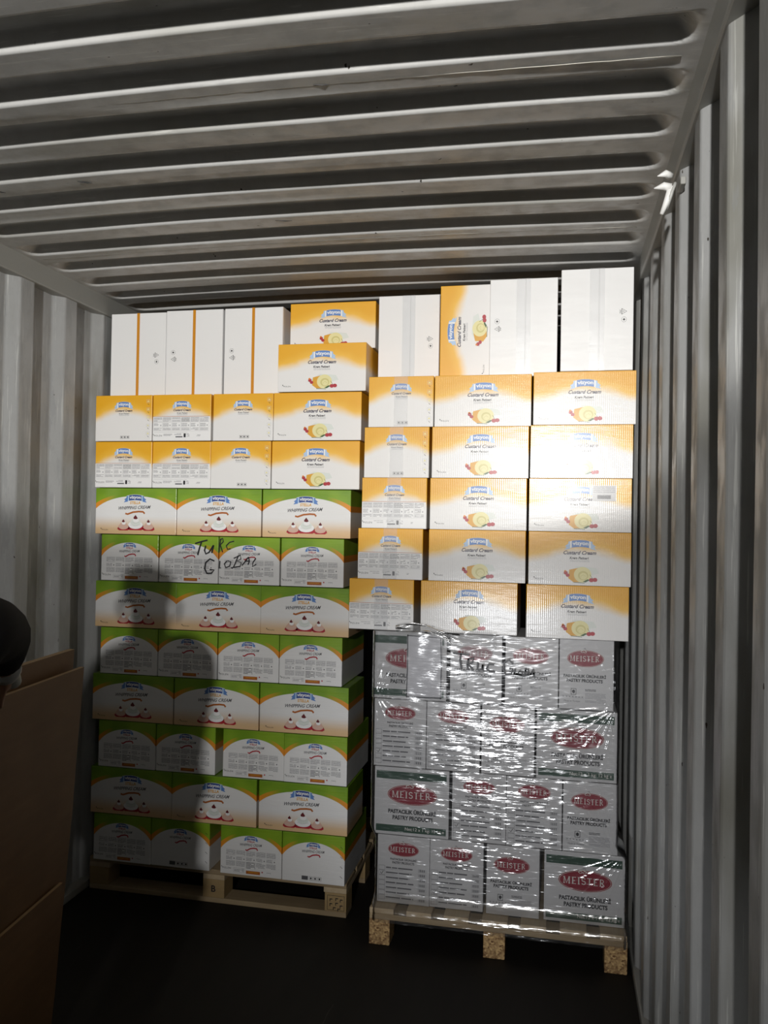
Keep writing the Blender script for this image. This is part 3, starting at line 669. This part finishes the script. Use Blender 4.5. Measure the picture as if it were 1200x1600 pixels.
# cartons standing on end, bottoms forwards: two flaps with tape between
def flap_carton(name, xc, yf, z, w, h, tape, sym, label, group):
    d = .205; t = link(name, None, loc=(xc, yf+d/2, z)); tag(t, label, 'carton', group)
    mb = MB(); mb.box(-w/2, w/2, -d/2+.003, d/2, 0, h, M_lying, .002); link('carton_body', mb.mesh('carton_body'), t)
    seam = .0 if tape else .008
    for sg in (-1, 1):
        mb = MB()
        x0, x1 = (-w/2+.001, seam-.0012) if sg < 0 else (seam+.0012, w/2-.001)
        mb.box(x0, x1, -d/2-.0005, -d/2+.003, .001, h-.001, M_white, .0012); f = Face(mb, w, h, -d/2-.0006)
        if sym and sym[0] == sg:
            us, vs_ = sym[1], sym[2]; s = .05; a = h/w*s*1.0
            dr = sym[3]
            tri = [(us-.030*dr, vs_-.028), (us-.030*dr, vs_+.028), (us+.036*dr, vs_)]
            f.band(tri+[tri[0], tri[1]], .0022, 'black', 1)
            f.text('PAP', us-.050*dr, vs_, .05, 'black', 1, rot=1.57); f.text('20', us-.008*dr, vs_, .03, 'dgrey', 1, rot=1.57)
            v2 = vs_+.078*sym[4]
            f.band([(us+.034*math.cos(q), v2+.026*math.sin(q)) for q in np.linspace(0, 2*math.pi, 17)], .0008, 'dgrey', 1)
            f.band([(us-.02, v2), (us+.02, v2)], .0016, 'black', 1); f.band([(us, v2-.015), (us, v2+.015)], .0016, 'black', 1); f.ell(us, v2, .012, .009, 'black', 1, 8)
        link('flap', mb.mesh('flap'), t)
    mb = MB()
    if tape: mb.box(-.0065, .0065, -d/2-.0035, -d/2-.001, .0005, h-.0005, M_tape_or, .0004)
    else: mb.box(-.028, .028, -d/2-.0022, -d/2-.0014, .0, h, M_tapec)
    link('packing_tape', mb.mesh('packing_tape'), t)
    return t
ZW = ZC+2*DZ
flap_carton('custard_carton', .155, 3.50, ZW, .275, .392, True, (1, .84, .50, 1, 1), 'standing white carton with orange centre tape, leftmost of three', 'white cartons standing on end on the left stack')
flap_carton('custard_carton', .432, 3.50, ZW, .275, .397, True, (-1, .13, .56, -1, -1), 'standing white carton with orange centre tape, middle of three', 'white cartons standing on end on the left stack')
flap_carton('custard_carton', .716, 3.50, ZW, .275, .397, True, (-1, .13, .56, -1, -1), 'standing white carton with orange centre tape, beside the topmost yellow cartons', 'white cartons standing on end on the left stack')

# right stack
ZR = 1.2405; DR = .206
G2 = 'yellow custard cream cartons on the right stack'
LV = ['bottom', 'second', 'middle', 'fourth', 'top']
for r in range(5):      # r = 0 is the bottom layer
    xa = [1.363, 1.3955, 1.4085, 1.4165, 1.4305][r]; xb = [1.7175, 1.7465, 1.7485, 1.753, 1.760][r]; xc = [2.1355, 2.142, 2.1415, 2.1435, 2.152][r]
    z = ZR+r*DR
    lv = ['in lowest yellow layer', 'in second lowest yellow layer', 'in middle yellow layer', 'in second highest yellow layer', 'just below the white cartons'][r]
    a = put('ctr' if r < 3 else 'cpr', 'custard_carton', xa, 3.30, z, 'narrow yellow carton, left column of the right stack, ' + lv, G2, .3)
    mb = MB(); mb.box(-.028, .028, -.1965-.0022, -.1965-.0014, .002, HC, M_tapec); link('packing_tape', mb.mesh('packing_tape'), a)
    put('cfr', 'custard_carton', xb, 3.30, z, 'wide yellow carton, middle column of the right stack, ' + lv, G2, .3)
    c = put('cfr', 'custard_carton', xc, 3.27, z, ('wide yellow carton with a grey sticker beside the right wall' if r == 2 else 'wide yellow carton beside the right wall, ' + lv), G2, .3)
    if r == 2:
        mb = MB(); f = Face(mb, .384, HC, -.1405); f.rect(.62, .13, .85, .42, 'lgrey', 8); smallprint(f, .63, .15, .84, .28, 4, 'grey', 1, 9); f.rect(.67, .31, .80, .38, 'dgrey', 9)
        link('sticker', mb.mesh('sticker'), c)['label'] = 'grey printed sticker'
ZT = ZR+5*DR
GW = 'white cartons standing on end on the right stack'
flap_carton('custard_carton', 1.416, 3.53, ZT, .268, .392, False, (1, .86, .49, 1, 1), 'white carton standing on end, just left of the upended yellow carton', GW)
o = link('custard_carton', PROTO['cf'], None, (1.571+HC, 3.41+.14, ZT+.196), (0, math.radians(-90), 0))
tag(o, 'yellow carton turned on its side with its print running upwards, among white cartons', 'carton', G2)
flap_carton('custard_carton', 1.914, 3.356, ZT, .268, .392, False, (-1, .11, .51, -1, -1), 'white carton standing on end, just right of the upended yellow carton', GW)
flap_carton('custard_carton', 2.196, 3.27, ZT, .270, .394, False, (1, .87, .43, 1, 1), 'white carton standing on end against the right wall, tallest in the photo', GW)

# white pastry cartons, four layers
ZM = .1475; DM = .273; G3 = 'white pastry cartons wrapped in film on the right pallet'
rows = [(['ml2', 'ml', 'mi', 'mb'], [1.472, 1.685, 1.907, 2.178]), (['mb', 'ml', 'ml', 'mi'], [1.500, 1.770, 1.985, 2.197]),
        (['ml', 'ml', 'mi', 'mb'], [1.449, 1.664, 1.880, 2.142]), (['mb', 'mi', 'mi', 'mi'], [1.483, 1.750, 1.968, 2.176])]
lays = ['bottom wrapped layer', 'second wrapped layer from bottom', 'third wrapped layer from bottom', 'top wrapped layer']
for r, (kd, xx) in enumerate(rows):
    for i in range(4):
        if (r, i) == (3, 0): label = 'white carton with big red oval half hidden behind the pale paper sheet'
        else:
            w_ = {'mb': 'wide white carton with two green bars', 'ml': 'white carton with tick-box list', 'ml2': 'white carton with tick-box list', 'mi': 'white carton with red oval and small symbols'}[kd[i]]
            label = f'{w_}, {ORD4[i]} in {lays[r]}'
        put(kd[i], 'pastry_carton', xx[i], 3.30, ZM+r*DM, label, G3, .2)

# ================================================================ STRETCH FILM over the pastry cartons
def film_sheet():
    xl, xr, yf, yb = 1.330, 2.336, 3.284, 4.2
    path = []   # (x, y, nx, ny)
    for k in range(14): path.append((xl, yb-(yb-yf-.02)*k/13, -1, 0))
    for k in range(1, 6):
        a = math.pi/2*k/6; path.append((xl+.02-.02*math.cos(a), yf+.02-.02*math.sin(a), -math.cos(a), -math.sin(a)))
    n = 300
    for k in range(n+1): path.append((xl+.02+(xr-xl-.04)*k/n, yf, 0, -1))
    for k in range(1, 6):
        a = math.pi/2*k/6; path.append((xr-.02+.02*math.sin(a), yf+.02-.02*math.cos(a), math.sin(a), -math.cos(a)))
    for k in range(1, 12): path.append((xr, yf+.02+(yb-yf-.02)*k/11, 1, 0))
    nz = 330; z0, z1 = .095, 1.238; vs = []
    for j in range(nz+1):
        z = z0+(z1-z0)*j/nz; tt = ss((z-.40)/.06); sl = .026*(1-tt)+.004*tt; sr = -.036*tt
        out = .046*ss((.20-z)/.07)          # the film flares over the pallet edge
        for i, (x, y, nx, ny) in enumerate(path):
            s = x*3.0+y
            d = .0012*noise.noise(Vector((s*2.2, z*55+s*2.0, 1)))+.0007*noise.noise(Vector((s*7, z*120-s*5, 4)))
            d += .0022*noise.noise(Vector((s*1.1, z*7, 8)))
            if ny < -.5:
                # pulled folds radiating from the two corners at the right
                for cx, cz, rad, nf in ((2.325, .430, .34, 13), (2.320, .985, .30, 11), (1.345, .985, .15, 9)):
                    dx, dz = x-cx, z-cz; rr_ = math.hypot(dx, dz)
                    if .01 < rr_ < rad:
                        th = math.atan2(dz, dx); fall = ss(1-rr_/rad)*min(1, rr_/.05)
                        d += .0028*fall*max(0, math.sin(th*nf*2.2+2*noise.noise(Vector((th*3, 2, cz)))))**6
            x += sl*max(0, 1-(x-xl)/.3) + sr*max(0, 1-(xr-x)/.3)
            lip = .012*noise.noise(Vector((s*4, 3, 3))) if j == nz else 0
            vs.append((x+nx*(d+.001+out*.25*(abs(nx))), y+ny*(d+.001+out), z+lip))
    m = len(path); fs = [(j*m+i, j*m+i+1, (j+1)*m+i+1, (j+1)*m+i) for j in range(nz) for i in range(m-1)]
    mb = MB(); mb.add(vs, fs, M_film); return mb
film = link('stretch_film', film_sheet().mesh('stretch_film', True)); tag(film, 'clear crinkled stretch film wrapped around the white pastry cartons on the right pallet', 'plastic film')
# torn flap of film at its top edge
mb = MB(); vs = []; nu, nv = 40, 24
for j in range(nv+1):
    for i in range(nu+1):
        u, v = i/nu, j/nv; x = 1.43+.40*u; top = 1.258+.010*math.sin(u*9)+.012*math.sin(u*4+1); low = 1.235-(.085*ss((u-.35)/.5) if u < .96 else .05)
        z = top*(1-v)+low*v; vs.append((x, 3.272-.006*noise.noise(Vector((u*6, v*5, 2)))-.004*math.sin(u*14+v*5), z))
fs = [(j*(nu+1)+i, j*(nu+1)+i+1, (j+1)*(nu+1)+i+1, (j+1)*(nu+1)+i) for j in range(nv) for i in range(nu)]
mb.add(vs, fs, film_mat('loose_film', 1.0, 0.22, 0.15)); lf = link('loose_film_end', mb.mesh('loose_film_end', True), film); lf['label'] = 'torn loose film end'
# handwriting on the film
mbx = MB(); f = Face(mbx, 1.0, 1.0, 0)
def fw(pts): # crop pixels of the 690..970 x 980..1105 view -> metres on the film plane
    return pts
def film_stroke(pts, w=.0075):
    out = []
    for X, Y in pts:
        x = 1.632 + (X-30)/370*.2255; z = 1.2365-(Y-(30+ (X-30)*.052))/440*.2465 ; out.append((x+.5-0, 1-z))
    f.band([(a, b) for a, b in out], w, 'black', 1)
for S in ([(78, 160), (130, 165), (185, 172)], [(130, 165), (125, 210), (135, 272)], [(180, 200), (172, 240), (178, 278)], [(175, 205), (212, 195), (205, 228), (178, 240), (210, 275)],
          [(240, 225), (238, 275), (265, 275), (272, 240)], [(272, 240), (275, 285)], [(345, 240), (310, 238), (296, 268), (320, 292), (352, 292)],
          [(465, 235), (440, 208), (410, 225), (402, 270), (420, 308), (455, 305), (463, 270), (440, 268)], [(478, 270), (470, 308), (495, 305)], [(505, 285), (497, 305), (520, 310), (528, 288), (505, 285)],
          [(545, 262), (540, 310)], [(540, 285), (560, 270), (560, 308)], [(575, 310), (590, 270), (600, 325)], [(470, 300), (530, 318), (600, 300)]): film_stroke(S)
link('marker_writing', mbx.mesh('marker_writing'), film, (0, 3.2765, 0))
# paper sheet with black border caught in the film
mb = MB(); f = Face(mb, .142, .252, 0); f.rect(0, 0, 1, 1, M_pouchp, 0)
f.band([(.02, .0), (.025, .5), (.01, 1)], .004, 'black', 1); f.band([(.96, .03), (.985, .5), (.975, 1)], .0035, 'black', 1); f.band([(0, .015), (.5, .02), (1, .035)], .004, 'black', 1); f.band([(0, .985), (.5, .985), (1, .98)], .005, 'black', 1)
mb.box(-.071, .071, 0, .0006, 0, .252, M_pouchp); o = link('paper_sheet', mb.mesh('paper_sheet'), None, (1.545, 3.2910, .976)); tag(o, 'pale paper sheet with a black border held under the film, over a white carton', 'paper')

# ================================================================ PLYWOOD held upright on the left
hd = Vector((-.0995, .995, 0)).normalized(); nrm = Vector((hd.y, -hd.x, 0))
def sheet(name, far_bottom, far_top, length, th, mat, label, extra=None):
    A = Vector(far_bottom); B = Vector(far_top); up = B-A; n = hd.cross(up).normalized()
    mb = MB(); nl, nh = 14, 10; vs = []
    for side in (0, 1):
        for j in range(nh+1):
            for i in range(nl+1):
                u, v = i/nl, j/nh
                p = A + up*v - hd*length*u + n*(th*side) + n*(.012*math.sin(v*3.1)*math.sin(u*2+.4))
                p += hd*(.006*noise.noise(Vector((v*6, 0, 0)))*(1 if i == 0 else 0))
                vs.append(p)
    m = (nl+1)*(nh+1); ix = lambda s_, j, i: s_*m+j*(nl+1)+i
    fs = []
    for j in range(nh):
        for i in range(nl): fs += [(ix(0, j, i), ix(0, j, i+1), ix(0, j+1, i+1), ix(0, j+1, i)), (ix(1, j, i), ix(1, j+1, i), ix(1, j+1, i+1), ix(1, j, i+1))]
    es = []
    for i in range(nl): es += [(ix(0, nh, i), ix(0, nh, i+1), ix(1, nh, i+1), ix(1, nh, i)), (ix(0, 0, i), ix(1, 0, i), ix(1, 0, i+1), ix(0, 0, i+1))]
    for j in range(nh): es += [(ix(0, j, 0), ix(0, j+1, 0), ix(1, j+1, 0), ix(1, j, 0)), (ix(0, j, nl), ix(1, j, nl), ix(1, j+1, nl), ix(0, j+1, nl))]
    mb.add(vs, fs, mat); mb.add(vs, es, M_plyedge)
    o = link(name, mb.mesh(name)); return tag(o, label, 'board')
sheet('plywood_sheet', (.435, 2.483, 0), (.530, 2.478, 1.185), 1.06, .012, M_ply, 'tall brown plywood sheet held upright at the left by the person')
sheet('plywood_sheet', (.470, 2.42, 0), (.508, 2.42, .500), 1.0, .010, M_ply, 'low brown board standing in front of the tall plywood sheet')
sheet('plywood_sheet', (.398, 2.475, 0), (.492, 2.470, 1.243), 1.05, .018, M_ply, 'rearmost brown board whose top shows above the tall plywood sheet')

# ================================================================ PERSON on the left (only an arm shows)
def skinned(name, verts, edges, radii, mat, parent, sub=1, root=0, smooth_=True):
    me = bpy.data.meshes.new(name); me.from_pydata([tuple(v) for v in verts], edges, []); me.update()
    o = bpy.data.objects.new(name, me); C.objects.link(o)
    o.modifiers.new('s', 'SKIN'); sl = me.skin_vertices[0].data
    for i, r in enumerate(radii): sl[i].radius = r if isinstance(r, tuple) else (r, r); sl[i].use_root = (i == root)
    if sub: sb = o.modifiers.new('d', 'SUBSURF'); sb.levels = sub; sb.render_levels = sub
    bpy.context.view_layer.update(); dg = bpy.context.evaluated_depsgraph_get()
    m2 = bpy.data.meshes.new_from_object(o.evaluated_get(dg)); m2.materials.clear(); m2.materials.append(mat)
    m2.polygons.foreach_set('use_smooth', [True]*len(m2.polygons))
    bpy.data.objects.remove(o); bpy.data.meshes.remove(me)
    m2.name = name; p = link(name, m2); p.parent = parent; return p
per = link('person', None, loc=(.83, 1.27, 0)); tag(per, 'person in a black jacket steadying the brown board at the left edge', 'person')
O = Vector((.83, 1.27, 0))
J = dict(pel=(.83, 1.25, .95), wai=(.83, 1.26, 1.10), che=(.83, 1.28, 1.30), nek=(.83, 1.30, 1.47), hd1=(.825, 1.33, 1.56), hd2=(.82, 1.33, 1.68),
         rs=(.975, 1.37, 1.46), re=(.785, 1.735, 1.40), rw=(.660, 1.918, 1.270), rp=(.640, 1.955, 1.238),
         ls=(.675, 1.26, 1.40), le=(.64, 1.14, 1.12), lw=(.67, 1.26, .90), lp=(.675, 1.30, .83),
         rh=(.93, 1.25, .90), rk=(.95, 1.29, .50), ra=(.96, 1.24, .10), rt=(.97, 1.38, .04),
         lh=(.74, 1.24, .90), lk=(.73, 1.30, .50), la=(.72, 1.20, .10), lt=(.71, 1.34, .04))
names = list(J); P_ = [Vector(J[k])-O for k in names]; ix_ = {k: i for i, k in enumerate(names)}
ed = [('pel', 'wai'), ('wai', 'che'), ('che', 'nek'), ('nek', 'hd1'), ('hd1', 'hd2'), ('che', 'rs'), ('rs', 're'), ('re', 'rw'), ('rw', 'rp'), ('che', 'ls'), ('ls', 'le'), ('le', 'lw'), ('lw', 'lp'),
      ('pel', 'rh'), ('rh', 'rk'), ('rk', 'ra'), ('ra', 'rt'), ('pel', 'lh'), ('lh', 'lk'), ('lk', 'la'), ('la', 'lt')]
R_ = dict(pel=(.15, .11), wai=(.14, .10), che=(.13, .10), nek=.05, hd1=(.075, .09), hd2=(.075, .09), rs=.048, re=.042, rw=.028, rp=(.036, .02), ls=.048, le=.042, lw=.028, lp=(.036, .02),
          rh=.085, rk=.058, ra=.04, rt=.035, lh=.085, lk=.058, la=.04, lt=.035)
# fingers of both hands grow out of the palms
V = list(P_); E_ = [(ix_[a], ix_[b]) for a, b in ed]; RR = [R_[k] for k in names]
def finger(base, pts, r):
    prev = base
    for k, q in enumerate(pts): V.append(Vector(q)-O); RR.append(r*(1-.13*k)); E_.append((prev, len(V)-1)); prev = len(V)-1
for k in range(4):      # right hand closes over the sheet's top edge
    a = .018*(k-1.5); L = (.9, 1.0, .95, .78)[k]
    finger(ix_['rp'], [(.632-.002*k, 1.965+a*1.2, 1.226), (.606, 1.972+a*1.4, 1.224), (.572, 1.972+a*1.4, 1.213-.004*L), (.556, 1.972+a*1.4, 1.190-.012*L)], .0095)
finger(ix_['rp'], [(.652, 1.925, 1.222), (.640, 1.930, 1.195), (.628, 1.945, 1.168)], .0105)
for k in range(4):
    a = .018*(k-1.5); finger(ix_['lp'], [(.675+.004, 1.305+a*1.3, .80), (.682, 1.31+a*1.3, .765), (.694, 1.312+a*1.3, .74)], .009)
finger(ix_['lp'], [(.69, 1.265, .83), (.705, 1.275, .80)], .010)
body = skinned('body', V, E_, RR, M_skin, per, 1)
def cover(name, keys, edges, radii, mat):
    return skinned(name, [Vector(J[k])-O if isinstance(k, str) else Vector(k)-O for k in keys], edges, radii, mat, per, 2)
cover('jacket', ['pel', 'wai', 'che', (.83, 1.30, 1.43), 'rs', 're', (.682, 1.890, 1.288), 'ls', 'le', (.666, 1.24, .93), (.83, 1.25, .84)],
      [(0, 1), (1, 2), (2, 3), (2, 4), (4, 5), (5, 6), (2, 7), (7, 8), (8, 9), (0, 10)], [(.185, .145), (.18, .14), (.21, .16), (.10, .10), .095, .072, .040, .095, .07, .048, (.185, .15)], M_jacket)
cover('trousers', [(.83, 1.25, .92), 'rh', 'rk', 'ra', 'lh', 'lk', 'la'], [(0, 1), (1, 2), (2, 3), (0, 4), (4, 5), (5, 6)], [(.15, .12), .105, .078, .065, .105, .078, .065], M_trouser)
for s_, (a, b) in (('r', ('ra', 'rt')), ('l', ('la', 'lt'))):
    q = Vector(J[a]); w_ = Vector(J[b])
    cover('shoe', [(q.x, q.y-.04, .045), (q.x, q.y+.05, .05), (w_.x, w_.y+.03, .040)], [(0, 1), (1, 2)], [(.042, .045), (.045, .05), (.042, .035)], M_shoe)
cover('hair', [(.825, 1.305, 1.60), (.82, 1.31, 1.70), (.82, 1.34, 1.735)], [(0, 1), (1, 2)], [(.082, .082), (.094, .10), (.08, .07)], M_hair)
d_ = (Vector(J['rw'])-Vector(J['re'])).normalized(); w0 = Vector(J['rw'])
mb = MB(); mb.tube([w0-d_*.035-O, w0-d_*.02-O, w0-d_*.004-O], [.040, .041, .038], M_cuff, 20); link('cuff', mb.mesh('cuff', True), per)
cover('glove', [tuple(w0-d_*.01), 'rp', (.628, 1.968, 1.231)], [(0, 1), (1, 2)], [.034, (.042, .028), (.038, .02)], M_glove)
for sg in (-1, 1):      # face
    mb = MB(); bm = bmesh.new(); bmesh.ops.create_uvsphere(bm, u_segments=12, v_segments=8, radius=.013); bm.verts.index_update()
    mb.add([v.co[:] for v in bm.verts], [[v.index for v in f_.verts] for f_ in bm.faces], M_eye); bm.free(); link('eye', mb.mesh('eye', True), per, Vector((.822+sg*.032, 1.408, 1.625))-O)
    mb = MB(); mb.tube([(0, 0, -.03), (sg*.012, .0, -.015), (sg*.018, -.004, .012), (sg*.004, 0, .03)], [.006, .010, .012, .006], M_skin, 8); link('ear', mb.mesh('ear', True), per, Vector((.822+sg*.082, 1.33, 1.615))-O)
mb = MB(); mb.tube([(0, 0, .03), (0, .012, .0), (0, .022, -.02), (0, .004, -.032)], [.006, .010, .015, .010], M_skin, 8); link('nose', mb.mesh('nose', True), per, Vector((.822, 1.412, 1.605))-O)
mb = MB(); mb.tube([(-.025, -.006, 0), (0, .004, .001), (.025, -.006, 0)], [.003, .006, .003], M_lip, 8); link('mouth', mb.mesh('mouth', True), per, Vector((.822, 1.410, 1.550))-O)
